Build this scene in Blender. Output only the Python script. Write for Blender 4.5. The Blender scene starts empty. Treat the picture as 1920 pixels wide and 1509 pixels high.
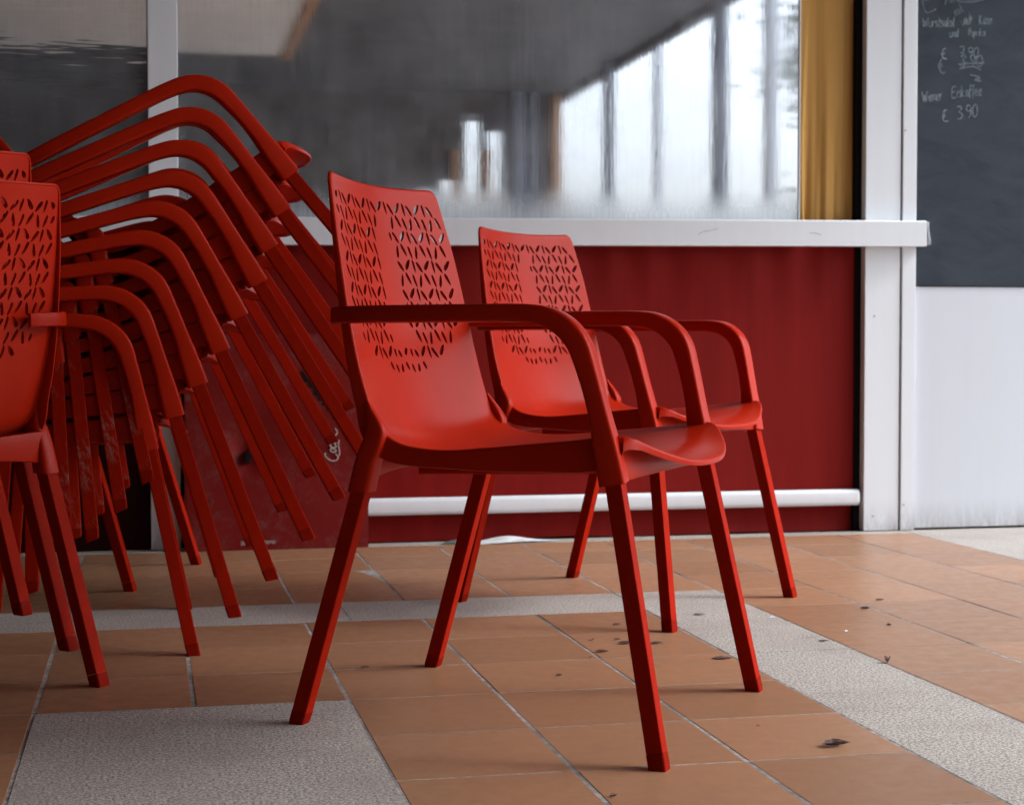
import bpy, bmesh, math, random
from mathutils import Vector, Matrix, noise
from mathutils.geometry import delaunay_2d_cdt
random.seed(7)
R = math.radians
scene = bpy.context.scene
COL = scene.collection
W = 5.044                      # distance of the shop front
HC = 0.605                     # camera height

# ------------------------------------------------------------------ helpers
def new_mat(name):
    m = bpy.data.materials.new(name); m.use_nodes = True
    nt = m.node_tree; b = nt.nodes['Principled BSDF']
    return m, nt, b
def N(nt, typ, **kw):
    n = nt.nodes.new(typ)
    for k, v in kw.items():
        if k.startswith('i_'):
            key = k[2:]
            key = int(key) if key.isdigit() else key.replace('_', ' ')
            n.inputs[key].default_value = v
        else: setattr(n, k, v)
    return n
def L(nt, a, b): nt.links.new(a, b)
def ramp(nt, stops, interp='LINEAR'):
    r = nt.nodes.new('ShaderNodeValToRGB'); cr = r.color_ramp; cr.interpolation = interp
    while len(cr.elements) < len(stops): cr.elements.new(.5)
    for e, (p, c) in zip(cr.elements, stops):
        e.position = p; e.color = c if len(c) == 4 else (*c, 1)
    return r
def coords(nt, scale=(1, 1, 1), kind='Object', loc=(0, 0, 0), rot=(0, 0, 0)):
    tc = nt.nodes.new('ShaderNodeTexCoord'); mp = nt.nodes.new('ShaderNodeMapping')
    mp.inputs['Scale'].default_value = scale; mp.inputs['Location'].default_value = loc; mp.inputs['Rotation'].default_value = rot
    L(nt, tc.outputs[kind], mp.inputs['Vector']); return mp.outputs[0]
def geo_pos(nt, scale=(1, 1, 1)):
    g = nt.nodes.new('ShaderNodeNewGeometry'); mp = nt.nodes.new('ShaderNodeMapping')
    mp.inputs['Scale'].default_value = scale
    L(nt, g.outputs['Position'], mp.inputs['Vector']); return mp.outputs[0]
def noise_tex(nt, vec, scale, detail=4, rough=.55, dist=0):
    n = N(nt, 'ShaderNodeTexNoise'); n.inputs['Scale'].default_value = scale; n.inputs['Detail'].default_value = detail
    n.inputs['Roughness'].default_value = rough; n.inputs['Distortion'].default_value = dist
    L(nt, vec, n.inputs['Vector']); return n.outputs['Fac']
def mixc(nt, fac, a, b, blend='MIX'):
    m = N(nt, 'ShaderNodeMix', data_type='RGBA', blend_type=blend)
    if isinstance(fac, (int, float)): m.inputs[0].default_value = fac
    else: L(nt, fac, m.inputs[0])
    for i, v in ((6, a), (7, b)):
        if isinstance(v, tuple): m.inputs[i].default_value = (*v[:3], 1)
        else: L(nt, v, m.inputs[i])
    return m.outputs[2]
def bump(nt, h, strength, dist=.001, normal=None):
    b = N(nt, 'ShaderNodeBump'); b.inputs['Strength'].default_value = strength; b.inputs['Distance'].default_value = dist
    L(nt, h, b.inputs['Height'])
    if normal: L(nt, normal, b.inputs['Normal'])
    return b.outputs[0]
def maprange(nt, v, a, b, c=0, d=1):
    m = N(nt, 'ShaderNodeMapRange'); m.inputs[1].default_value = a; m.inputs[2].default_value = b
    m.inputs[3].default_value = c; m.inputs[4].default_value = d
    L(nt, v, m.inputs[0]); return m.outputs[0]
def math_n(nt, op, a, b=None):
    m = N(nt, 'ShaderNodeMath', operation=op)
    for i, v in enumerate((a, b)):
        if v is None: continue
        if isinstance(v, (int, float)): m.inputs[i].default_value = v
        else: L(nt, v, m.inputs[i])
    return m.outputs[0]

def mesh_obj(name, bm, mat, parent=None, smooth=None, loc=None):
    me = bpy.data.meshes.new(name); bm.normal_update(); bm.to_mesh(me); bm.free()
    if smooth is not None:
        me.shade_smooth()
        me.set_sharp_from_angle(angle=R(smooth))
    if mat: me.materials.append(mat)
    o = bpy.data.objects.new(name, me); COL.objects.link(o)
    if parent: o.parent = parent
    if loc: o.location = loc
    return o
def empty(name, loc=(0, 0, 0)):
    o = bpy.data.objects.new(name, None); o.empty_display_size = .1; o.location = loc; COL.objects.link(o); return o
def tag(o, label=None, cat=None, group=None, kind=None):
    if label: o['label'] = label
    if cat: o['category'] = cat
    if group: o['group'] = group
    if kind: o['kind'] = kind
    return o
def box(bm, x0, x1, y0, y1, z0, z1, bev=0, seg=2):
    vs = [bm.verts.new((x, y, z)) for x in (x0, x1) for y in (y0, y1) for z in (z0, z1)]
    fs = [bm.faces.new([vs[i] for i in f]) for f in ((0, 1, 3, 2), (4, 6, 7, 5), (0, 4, 5, 1), (2, 3, 7, 6), (0, 2, 6, 4), (1, 5, 7, 3))]
    if bev:
        es = {e for f in fs for e in f.edges}
        bmesh.ops.bevel(bm, geom=list(es), offset=bev, segments=seg, affect='EDGES', profile=.5, clamp_overlap=True)
def rrect(c, a, b, wa, wb, r, seg=3):
    """rounded rectangle loop around c in plane (a,b)"""
    pts = []
    for sx, sy, a0 in ((1, 1, 0), (-1, 1, 90), (-1, -1, 180), (1, -1, 270)):
        for k in range(seg + 1):
            t = R(a0 + 90 * k / seg)
            pts.append(c + a * (sx * (wa / 2 - r) + r * math.cos(t)) + b * (sy * (wb / 2 - r) + r * math.sin(t)))
    return pts
def loft(bm, secs, cap=True):
    rings = [[bm.verts.new(p) for p in s] for s in secs]
    n = len(rings[0])
    for r0, r1 in zip(rings, rings[1:]):
        for i in range(n):
            bm.faces.new((r0[i], r0[(i + 1) % n], r1[(i + 1) % n], r1[i]))
    if cap:
        bm.faces.new(list(reversed(rings[0]))); bm.faces.new(rings[-1])
    bmesh.ops.recalc_face_normals(bm, faces=bm.faces[:])
def cat(P, t):
    """catmull-rom through list of tuples, t in [0,len-1]"""
    n = len(P); i = min(max(int(math.floor(t)), 0), n - 2); f = t - i
    p0 = P[max(i - 1, 0)]; p1 = P[i]; p2 = P[i + 1]; p3 = P[min(i + 2, n - 1)]
    return tuple(.5 * (2 * b + (c - a) * f + (2 * a - 5 * b + 4 * c - d) * f * f + (3 * b - a - 3 * c + d) * f ** 3)
                 for a, b, c, d in zip(p0, p1, p2, p3))

# ------------------------------------------------------------------ materials
def red_plastic():
    m, nt, b = new_mat('red_plastic')
    v = coords(nt)
    big = noise_tex(nt, v, 7, 3); fine = noise_tex(nt, v, 900, 2)
    dust = noise_tex(nt, v, 34, 6, .7)
    c = mixc(nt, maprange(nt, big, .35, .7), (.335, .0120, .0024), (.385, .0155, .0034))
    c = mixc(nt, maprange(nt, dust, .6, .85, 0, .10), c, (.38, .06, .035))
    L(nt, c, b.inputs['Base Color'])
    rr = maprange(nt, dust, .3, .75, .29, .35); L(nt, rr, b.inputs['Roughness'])
    b.inputs['Specular IOR Level'].default_value = .5; b.inputs['IOR'].default_value = 1.15
    L(nt, bump(nt, fine, .12, .0004), b.inputs['Normal'])
    return m
def red_metal(name, worn=0, k=1):
    m, nt, b = new_mat(name)
    v = coords(nt)
    n1 = noise_tex(nt, v, 25, 5, .65); scr = noise_tex(nt, coords(nt, (1, 1, .3)), 190, 4, .7)
    c = mixc(nt, maprange(nt, n1, .35, .7), tuple(q * k for q in (.25, .0085, .0022)), tuple(q * k for q in (.30, .0110, .0030)))
    if worn:
        k = math_n(nt, 'MULTIPLY', maprange(nt, scr, .50, .60), maprange(nt, noise_tex(nt, v, 9, 2), .46, .58))
        c = mixc(nt, math_n(nt, 'MULTIPLY', k, worn), c, (.27, .15, .13))
    else:
        c = mixc(nt, maprange(nt, scr, .66, .8, 0, .2), c, (.33, .08, .06))
    L(nt, c, b.inputs['Base Color']); b.inputs['Roughness'].default_value = .40; b.inputs['Specular IOR Level'].default_value = .5; b.inputs['IOR'].default_value = 1.06
    L(nt, bump(nt, n1, .1, .0005), b.inputs['Normal'])
    return m
def simple(name, col, rough=.5, var=.06, scale=8, spec=.5, metal=0):
    m, nt, b = new_mat(name)
    n1 = noise_tex(nt, geo_pos(nt), scale, 5, .6)
    d = tuple(max(0, c * (1 - 2 * var)) for c in col); e = tuple(min(1, c * (1 + var)) for c in col)
    L(nt, mixc(nt, maprange(nt, n1, .3, .7), d, e), b.inputs['Base Color'])
    b.inputs['Roughness'].default_value = rough; b.inputs['Specular IOR Level'].default_value = spec; b.inputs['Metallic'].default_value = metal
    return m
def white_paint(name, col=(.69, .725, .765), streak=.12):
    m, nt, b = new_mat(name)
    st = noise_tex(nt, geo_pos(nt, (26, 26, 1.2)), 1, 5, .6); sm = noise_tex(nt, geo_pos(nt), 5, 5, .6)
    scr = noise_tex(nt, geo_pos(nt, (5, 5, 1)), 9, 6, .75, .6)
    c = mixc(nt, maprange(nt, st, .42, .8, 0, streak), col, (.50, .49, .47))
    c = mixc(nt, maprange(nt, sm, .5, .8, 0, streak), c, (.58, .57, .56))
    c = mixc(nt, maprange(nt, scr, .71, .78, 0, .35), c, (.38, .38, .38))
    sp = N(nt, 'ShaderNodeSeparateXYZ'); L(nt, geo_pos(nt), sp.inputs[0])
    gr_ = math_n(nt, 'MULTIPLY', math_n(nt, 'POWER', maprange(nt, sp.outputs['Z'], 0, .11, 1, 0), 1.5), maprange(nt, scr, .35, .65, .1, .8))
    c = mixc(nt, gr_, c, (.20, .17, .15))
    L(nt, c, b.inputs['Base Color']); b.inputs['Roughness'].default_value = .34
    L(nt, bump(nt, sm, .08, .003), b.inputs['Normal'])
    return m
M = {}
M['red'] = red_plastic()
M['leg'] = red_metal('red_painted_metal'); M['legworn'] = red_metal('worn_red_painted_metal', .5)
M['cap'] = red_metal('red_foot_cap', 0, .72)
M['white'] = white_paint('white_frame_paint'); M['panel'] = white_paint('white_wall_panel', (.58, .61, .66), .13)
M['dark'] = simple('dark_gap', (.010, .010, .011), .8, .06, 8, .05)

# ------------------------------------------------------------------ chair
# rows of the shell, top of the back to the seat nose: edge x,z, half width, centre x,z, skirt depth, power
ROWS = [(-.307, .883, .200, -.330, .876, .005, 1.9), (-.292, .820, .212, -.317, .815, .008, 1.9), (-.278, .760, .222, -.304, .755, .011, 1.9),
        (-.256, .655, .232, -.284, .650, .016, 1.9), (-.236, .570, .235, -.264, .562, .021, 1.9), (-.218, .512, .234, -.244, .498, .026, 2.0),
        (-.206, .484, .236, -.224, .458, .032, 2.1), (-.184, .464, .240, -.190, .434, .036, 2.2), (-.150, .451, .243, -.145, .421, .031, 2.3),
        (-.090, .446, .245, -.085, .419, .028, 2.4), (-.020, .451, .245, -.010, .425, .036, 2.5), (.060, .459, .245, .075, .437, .043, 2.6),
        (.130, .466, .245, .150, .445, .049, 2.6), (.178, .473, .243, .215, .442, .046, 2.6), (.200, .477, .240, .266, .427, .016, 2.6)]
_tab = []
def _build_tab():
    s = 0; prev = None
    n = (len(ROWS) - 1) * 24
    for k in range(n + 1):
        t = k / 24; r = cat(ROWS, t)
        p = ((r[0] + r[3]) / 2, (r[1] + r[4]) / 2)
        if prev: s += math.hypot(p[0] - prev[0], p[1] - prev[1])
        prev = p; _tab.append((s, r))
_build_tab()
STOT = _tab[-1][0]
def row(s):
    s = min(max(s, 0), STOT)
    lo, hi = 0, len(_tab) - 1
    while hi - lo > 1:
        mid = (lo + hi) // 2
        if _tab[mid][0] <= s: lo = mid
        else: hi = mid
    a, b = _tab[lo], _tab[hi]; f = (s - a[0]) / max(b[0] - a[0], 1e-9)
    return tuple(x + (y - x) * f for x, y in zip(a[1], b[1]))
def S(y, s):
    r = row(s); u = min(abs(y) / r[2], 1.03) ** r[6]
    x = r[3] + (r[0] - r[3]) * u; z = r[4] + (r[1] - r[4]) * u
    if s > STOT:  # never used far
        pass
    return Vector((x, y, z))
def Sn(y, s):
    e = .002
    s0, s1 = max(s - e, 0), min(s + e, STOT)
    dy = S(y + e, s) - S(y - e, s); ds = S(y, s1) - S(y, s0)
    n = ds.cross(dy); n.normalize()
    if n.x + n.z < 0: n = -n
    return n, dy.normalized(), ds.normalized()
def s_of_z(z):       # along the centre of the back
    for k in range(0, len(_tab)):
        if _tab[k][1][4] <= z: return _tab[k][0]
    return STOT
SPLIT = s_of_z(.50)
def pip(pt, poly):
    x, y = pt; c = False; n = len(poly); j = n - 1
    for i in range(n):
        xi, yi = poly[i]; xj, yj = poly[j]
        if (yi > y) != (yj > y) and x < (xj - xi) * (y - yi) / (yj - yi) + xi: c = not c
        j = i
    return c
def leaf(cx, cs, ang, ln, wd):
    """slot outline: tapered leaf, in (y, s)"""
    base = [(-.5, 0), (-.46, .32), (-.28, .5), (.02, .5), (.28, .36), (.5, .05), (.30, -.34), (.02, -.5), (-.28, -.5), (-.46, -.32)]
    ca, sa = math.cos(ang), math.sin(ang)
    return [(cx + a * ln * ca - b * wd * sa, cs + a * ln * sa + b * wd * ca) for a, b in base]
def slots():
    out = []
    PX, PS = .0630, .0510
    s0 = .0335
    def ok(y, s, marg=.0):
        r = row(s); z = r[4]
        if abs(y) > r[2] - .020 - marg: return False
        zb = .662 - .100 * math.sqrt(max(0, 1 - (y / .205) ** 2)) if abs(y) < .205 else .665
        if z < zb: return False
        if .600 < z < .822 and abs(y) < .019 + .026 * (.822 - z) / .22: return False
        return True
    unit = [(-.0215, .0035, 47, .0265, .0080), (.0030, -.0015, -45, .0260, .0094), (.0235, .0020, 78, .0250, .0068),
            (-.0240, .0270, -76, .0250, .0080), (-.0015, .0245, 57, .0270, .0078), (.0190, .0285, 68, .0260, .0070)]
    for j in range(-1, 9):
        for i in range(-5, 6):
            for (uy, us, a, ln, wd) in unit:
                y = i * PX + uy; s = s0 + j * PS + us
                if s < .026: continue
                if not ok(y, s): continue
                k = 1.0
                if not ok(y, s + .011) or not ok(y, s - .011) : k = .62
                out.append(leaf(y, s, R(a) + random.uniform(-.05, .05), ln * k, wd))
    return out
def build_shell():
    r_ = .005; t_ = .0045
    # inset outline, counter-clockwise in (y,s)
    out = []
    rc = .018; step = .0085
    def w(s): return row(s)[2] - r_
    n = int(STOT / step)
    side = [rc + (STOT - rc * 1.4 - rc) * k / n for k in range(n + 1)]
    right = [(w(s), s) for s in side]
    # nose corner, nose, other corner
    wc = w(STOT - .01); rc2 = rc * 1.4
    for k in range(1, 5): t = R(90 * k / 5); right.append((wc - rc2 + rc2 * math.cos(t), STOT - rc2 + rc2 * math.sin(t)))
    m = 26
    nose = [((wc - rc2) * (1 - 2 * k / m), STOT) for k in range(m + 1)]
    left = [(-a, b) for a, b in reversed(right)]
    w0 = w(rc)
    top = []
    for k in range(1, 5): t = R(90 * k / 5); top.append((-(w0 - rc + rc * math.cos(t)), rc - rc * math.sin(t)))
    m2 = 24
    mid = [(-(w0 - rc) * (1 - 2 * k / m2), 0) for k in range(m2 + 1)]
    out = right + nose + left + top + mid + [(-a, b) for a, b in reversed(top)]
    hl = slots()
    verts = list(out); edges = [(i, (i + 1) % len(out)) for i in range(len(out))]
    for h in hl:
        b0 = len(verts); verts += h; edges += [(b0 + i, b0 + (i + 1) % len(h)) for i in range(len(h))]
    hb = [(min(p[0] for p in h), max(p[0] for p in h), min(p[1] for p in h), max(p[1] for p in h), h) for h in hl]
    # interior points
    gs = .0105; k = 0
    s = gs
    splits = []
    while s < STOT - gs * .6:
        ww = w(s) - gs * .55
        cnt = int(2 * ww / gs)
        for i in range(cnt + 1):
            y = -ww + 2 * ww * i / cnt
            if not pip((y, s), out): continue
            bad = False
            for a, b, c, d, h in hb:
                if a - .0022 < y < b + .0022 and c - .0022 < s < d + .0022:
                    bad = True; break
            if not bad: verts.append((y, s))
        s += gs
    V, E_, F, ov, oe, of = delaunay_2d_cdt([Vector(v) for v in verts], edges, [], 0, 1e-6)
    bm = bmesh.new()
    fr = []; bk = []
    for v in V:
        n3, _, _ = Sn(v.x, v.y)
        p = S(v.x, v.y)
        fr.append(bm.verts.new(p)); bk.append(bm.verts.new(p - n3 * t_))
    split_faces = []
    used = set()
    tris = []
    for f in F:
        cx = sum(V[i].x for i in f) / 3; cy = sum(V[i].y for i in f) / 3
        if not pip((cx, cy), out): continue
        hit = False
        for a, b, c, d, h in hb:
            if a < cx < b and c < cy < d and pip((cx, cy), h): hit = True; break
        if hit: continue
        tris.append(tuple(f))
    # edge use count for walls
    ec = {}
    for f in tris:
        for i in range(3):
            e = (f[i], f[(i + 1) % 3]); ec[e] = ec.get(e, 0) + 1
        used.update(f)
    lay = bm.faces.layers.int.new('part')
    def add(vs, part):
        try: fa = bm.faces.new(vs)
        except ValueError: return
        fa[lay] = part
    def part_of(s): return 0 if s < SPLIT else 1
    for f in tris:
        cy = sum(V[i].y for i in f) / 3
        a = [fr[i] for i in f]; b = [bk[i] for i in f]
        nrm = (a[1].co - a[0].co).cross(a[2].co - a[0].co)
        n3, _, _ = Sn(V[f[0]].x, V[f[0]].y)
        if nrm.dot(n3) < 0: a.reverse()
        else: b.reverse()
        add(a, part_of(cy)); add(b, part_of(cy))
    outset = {}
    for i, p in enumerate(out): outset[(round(p[0], 5), round(p[1], 5))] = i
    def on_out(i): return (round(V[i].x, 5), round(V[i].y, 5)) in outset
    for (a, b), c in list(ec.items()):
        if (b, a) in ec: continue
        if on_out(a) and on_out(b): continue
        add([fr[b], fr[a], bk[a], bk[b]], part_of(V[a].y))
    # rim strip
    idx = {}
    for i in range(len(V)):
        k = (round(V[i].x, 5), round(V[i].y, 5))
        if k in outset: idx[outset[k]] = i
    npt = len(out); rings = []
    for i, p in enumerate(out):
        a = out[i - 1]; b = out[(i + 1) % npt]
        tx, ts = b[0] - a[0], b[1] - a[1]; l = math.hypot(tx, ts)
        o2 = (ts / l, -tx / l)
        e = .002
        q0 = S(*p); y1 = p[0] + o2[0] * e; s1 = p[1] + o2[1] * e
        # outward in 3d, using extrapolated tangents
        n3, ty, tss = Sn(p[0] * .985, min(max(p[1], .003), STOT - .003))
        if p[0]*o2[0] < 0: o2 = (-o2[0], o2[1])
        o3 = (ty * o2[0] + tss * o2[1]).normalized()
        rr = row(p[1]); edge = abs(p[0]) > rr[2] - r_ - .004
        if edge:
            o3 = (o3 + Vector((0, math.copysign(1, p[0]), 0)) * 1.5).normalized() if abs(o2[0]) > .7 else o3
            flat = Vector((0, 1, 0)).cross(tss); flat.normalize()
            if flat.x + flat.z < 0: flat = -flat
            n3d = flat
        else: n3d = n3
        if p[1] < .001: D = .0052
        elif p[1] > STOT - .001: D = .009 + .007 * (abs(p[0]) / wc) ** 4
        else: D = rr[5]
        D = max(D, t_ + .0006)
        pts = []
        for ph in (22, 45, 68, 90): pts.append(q0 + o3 * (r_ * math.sin(R(ph))) + n3d * (-r_ * .9 + r_ * .9 * math.cos(R(ph))))
        pts.append(q0 + o3 * r_ - n3d * (D * .5 + r_ * .5)); pts.append(q0 + o3 * r_ - n3d * D)
        pts.append(q0 + o3 * (r_ - .003) - n3d * (D + .0006)); pts.append(q0 + o3 * (r_ - t_) - n3d * max(t_, D - .002))
        vs = [fr[idx[i]]] + [bm.verts.new(x) for x in pts] + [bk[idx[i]]]
        rings.append((vs, p))
    for i in range(npt):
        A, pa = rings[i]; B, pb = rings[(i + 1) % npt]
        pt = part_of((pa[1] + pb[1]) / 2)
        for k in range(len(A) - 1):
            add([A[k], B[k], B[k + 1], A[k + 1]], pt)
    for v in list(bm.verts):
        if not v.link_faces: bm.verts.remove(v)
    bmesh.ops.recalc_face_normals(bm, faces=bm.faces[:])
    return bm, lay
def split_mesh(bm, lay):
    me = bpy.data.meshes.new('tmp_shell')
    parts = [f[lay] for f in bm.faces]
    bm.to_mesh(me); bm.free()
    me.shade_smooth(); me.set_sharp_from_angle(angle=R(48))
    cn = [Vector(n.vector) for n in me.corner_normals]
    res = []
    for part in (0, 1):
        vm = {}; vs = []; fs = []; nn = []
        for p in me.polygons:
            if parts[p.index] != part: continue
            f = []
            for li in p.loop_indices:
                vi = me.loops[li].vertex_index
                if vi not in vm: vm[vi] = len(vs); vs.append(me.vertices[vi].co.copy())
                f.append(vm[vi]); nn.append(cn[li])
            fs.append(f)
        m = bpy.data.meshes.new(('backrest', 'seat')[part]); m.from_pydata(vs, [], fs); m.shade_smooth()
        res.append((m, nn))
    bpy.data.meshes.remove(me)
    return res
Y3 = Vector((0, 1, 0)); X3 = Vector((1, 0, 0)); Z3 = Vector((0, 0, 1))
def seat_extras(bm):
    """rear leg sockets and cross bars below the seat"""
    for s in (-1, 1):
        # z, x, y, wx, wy
        prof = [(.376, -.2315, .2425, .037, .036), (.383, -.2300, .2425, .037, .036), (.42, -.2205, .2425, .037, .034), (.448, -.2100, .2425, .038, .031),
                (.470, -.2035, .2425, .032, .025), (.490, -.2085, .2420, .020, .018), (.506, -.2165, .2410, .010, .012), (.518, -.2225, .2395, .005, .007)]
        secs = []
        for k in range((len(prof) - 1) * 3 + 1):
            z, x, y, wx, wy = cat(prof, k / 3)
            secs.append(rrect(Vector((x, y * s - s * .004, z)), X3, Y3, wx, wy, min(wx, wy) * .22))
        loft(bm, secs)
    # rear cross apron
    secs = []
    for k in range(17):
        y = -.232 + .464 * k / 16; u = abs(y / .232)
        x = -.224 - .010 * (1 - u * u); z0 = .405 - .012 * u ** 3; z1 = .452 - .012 * (1 - u)
        secs.append(rrect(Vector((x, y, (z0 + z1) / 2)), X3, Z3, .014, z1 - z0, .004, 2))
    loft(bm, secs)
    secs = []
    for k in range(17):
        y = -.232 + .464 * k / 16; u = abs(y / .232)
        x = .190 + .014 * (1 - u * u); z0 = .402 + .006 * (1 - u * u); z1 = .434 + .026 * u ** 2.4
        secs.append(rrect(Vector((x, y, (z0 + z1) / 2)), X3, Z3, .014, z1 - z0, .004, 2))
    loft(bm, secs)
    # two ribs under the seat
    for y in (-.085, .085):
        secs = []
        for k in range(9):
            x = -.205 + .395 * k / 8
            zt = .416 + .012 * (k / 8)
            secs.append(rrect(Vector((x, y, zt - .012)), Y3, Z3, .006, .022, .002, 1))
        loft(bm, secs)
def arm_bm(s):
    # x, y, z, width in the side plane, lateral width
    P = [(-.300, .138, .6490, .022, .007), (-.298, .160, .6500, .024, .012), (-.290, .205, .6515, .025, .018), (-.275, .232, .6525, .026, .024), (-.245, .2455, .6530, .0265, .030),
         (-.190, .2530, .6535, .0265, .035), (-.100, .2600, .6535, .0265, .037), (0, .2625, .6535, .0265, .038), (.055, .2625, .6525, .0275, .037),
         (.092, .2620, .6470, .0300, .036), (.121, .2615, .6310, .0325, .035), (.141, .2600, .6060, .0330, .035), (.153, .2570, .5700, .0305, .034),
         (.1625, .2535, .5340, .0290, .033), (.1705, .2495, .4980, .0305, .033), (.1765, .2460, .4650, .0360, .034), (.1830, .2425, .4300, .0390, .035), (.1880, .2400, .4010, .0405, .036)]
    n = (len(P) - 1) * 4
    pts = [cat(P, k / 4) for k in range(n + 1)]
    cs = [Vector((p[0], p[1] * s, p[2])) for p in pts]
    up = Z3.copy(); secs = []
    for k in range(n + 1):
        T = (cs[min(k + 1, n)] - cs[max(k - 1, 0)]).normalized()
        up = (up - T * up.dot(T)).normalized(); B = T.cross(up)
        wv, wl = pts[k][3], pts[k][4]
        secs.append(rrect(cs[k], up, B, wv, wl, min(wv, wl) * .17, 4))
    bm = bmesh.new(); loft(bm, secs); return bm
def tube_leg(top, foot, cap_h=.022):
    """square tube; returns (leg bmesh, cap bmesh)"""
    top = Vector(top); foot = Vector(foot); T = (foot - top).normalized()
    a = (X3 - T * X3.dot(T)).normalized(); b = T.cross(a)
    k = cap_h / abs(T.z)
    end = foot - T * k
    bm = bmesh.new(); loft(bm, [rrect(top + (end - top) * f, a, b, .0255, .0255, .0016, 2) for f in (0, .5, 1)])
    cb = bmesh.new()
    foot2 = foot
    secs = [rrect(end + T * .0004, a, b, .0268, .0268, .003, 2), rrect(foot - T * .004, a, b, .0268, .0268, .003, 2)]
    fl = [Vector((p.x, p.y, 0.0)) for p in rrect(foot, a, b, .0262, .0262, .003, 2)]
    secs.append([Vector((p.x, p.y, max(0, 0))) for p in fl])
    secs[1] = [Vector((p.x - T.x * .0, p.y, max(p.z, .0025))) for p in secs[1]]
    loft(cb, secs); return bm, cb
def make_parts(rf=(-.345, .252), ff=(.272, .293), rfy=None, asym=None):
    """meshes for legs: dict of (leg mesh, cap mesh)"""
    res = []
    for (tx, ty, tz), (fx, fy) in (((-.229, .240, .385), rf), ((.188, .239, .41), ff)):
        for s in (-1, 1):
            q = (fx, fy * s)
            if asym: q = asym[len(res)]
            res.append(tube_leg((tx, ty * s, tz), (q[0], q[1], 0)))
    return res
bm, lay = build_shell()
(back_me, back_n), (seat_me, seat_n) = split_mesh(bm, lay)
back_me.normals_split_custom_set([tuple(n) for n in back_n]); back_me.materials.append(M['red'])
# merge extras into the seat mesh, keeping the custom normals of the shell
eb = bmesh.new(); seat_extras(eb); tmp = bpy.data.meshes.new('x'); eb.to_mesh(tmp); eb.free()
tmp.shade_smooth(); tmp.set_sharp_from_angle(angle=R(35))
xn = [Vector(n.vector) for n in tmp.corner_normals]
vs = [v.co.copy() for v in seat_me.vertices]; fs = [list(p.vertices) for p in seat_me.polygons]; off = len(vs)
vs += [v.co.copy() for v in tmp.vertices]; fs += [[i + off for i in p.vertices] for p in tmp.polygons]
sm = bpy.data.meshes.new('seat'); sm.from_pydata(vs, [], fs); sm.shade_smooth()
sm.normals_split_custom_set([tuple(n) for n in seat_n + xn]); sm.materials.append(M['red'])
bpy.data.meshes.remove(tmp); seat_me = sm
arm_me = {}
for s in (-1, 1):
    o = mesh_obj('armrest', arm_bm(s), M['red'], smooth=26); arm_me[s] = o.data; bpy.data.objects.remove(o)
def leg_meshes(asym=None, worn=False):
    out = []
    for i, (lb, cb) in enumerate(make_parts(asym=asym)):
        a = mesh_obj('leg', lb, M['legworn'] if worn and i < 2 else M['leg'], smooth=20); b = mesh_obj('foot_cap', cb, M['cap'], smooth=20)
        out.append((a.data, b.data)); bpy.data.objects.remove(a); bpy.data.objects.remove(b)
    return out
LEGS = leg_meshes(); LEGW = leg_meshes(worn=True)
def chair(mat, label, group, legs=LEGS):
    root = empty('armchair'); root.matrix_world = mat; tag(root, label, 'chair', group)
    def ch(name, me, par):
        o = bpy.data.objects.new(name, me); COL.objects.link(o); o.parent = par; return o
    ch('backrest', back_me, root); ch('seat', seat_me, root)
    for s in (-1, 1): ch('armrest', arm_me[s], root)
    for lm_, cm in legs:
        lg = ch('leg', lm_, root); ch('foot_cap', cm, lg)
    return root
def pose(x, y, psi, dx=0, dz=0, th=0):
    return Matrix.Translation((x, y, 0)) @ Matrix.Rotation(psi, 4, 'Z') @ Matrix.Translation((dx, 0, dz)) @ Matrix.Rotation(-th, 4, 'Y')
# order of legs: rear right, rear left, front right, front left
chair(pose(.65205, 2.6726, -.60774), 'red armchair standing nearest the camera in front of the other free chair', 'single armchairs on the tiles',
      leg_meshes([(-.345, -.241), (-.351, .274), (.278, -.301), (.267, .285)]))
chair(pose(1.11893, 3.7772, -.81978), 'red armchair standing behind the nearest one, by the dark red banner', 'single armchairs on the tiles',
      leg_meshes([(-.344, -.231), (-.346, .265), (.272, -.317), (.272, .274)]))
STK = [(.492, .501, .491), (.449, .427, .433), (.400, .355, .383), (.356, .288, .335), (.297, .224, .285), (.230, .162, .218), (.154, .104, .144), (.079, .052, .074), (0, 0, 0)]
ORD = ['top chair of the big leaning stack', 'second chair from the top of the big leaning stack', 'third chair from the top of the big leaning stack',
       'fourth chair from the top of the big leaning stack', 'middle chair of the big leaning stack, fifth from the top', 'fourth chair from the bottom of the big leaning stack',
       'third chair from the bottom of the big leaning stack', 'second chair from the bottom of the big leaning stack', 'bottom chair of the big leaning stack, front legs on the tiles']
for k, (dx, dz, th) in enumerate(STK):
    chair(pose(-.1909, 3.602, .0023 + random.uniform(-.006, .006), dx, dz, th), 'red armchair, ' + ORD[k], 'armchairs in the big leaning stack', LEGW if k < 4 else LEGS)
chair(pose(-.514, 3.093, 2.393), 'red armchair at the left edge seen from behind, bottom of the small stack', 'armchairs in the small stack at the left')
chair(pose(-.514, 3.093, 2.393, .075, .059, .005), 'red armchair at the left edge, its back top just showing above the bottom one', 'armchairs in the small stack at the left')
chair(pose(-.514, 3.093, 2.393, .190, .116, .012), 'red armchair at the left edge, topmost of the small stack, only a leg showing', 'armchairs in the small stack at the left')
chair(pose(-.286, 4.564, R(160)), 'red armchair standing by the wall behind the big leaning stack', 'armchairs hidden behind the stacks')

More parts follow.
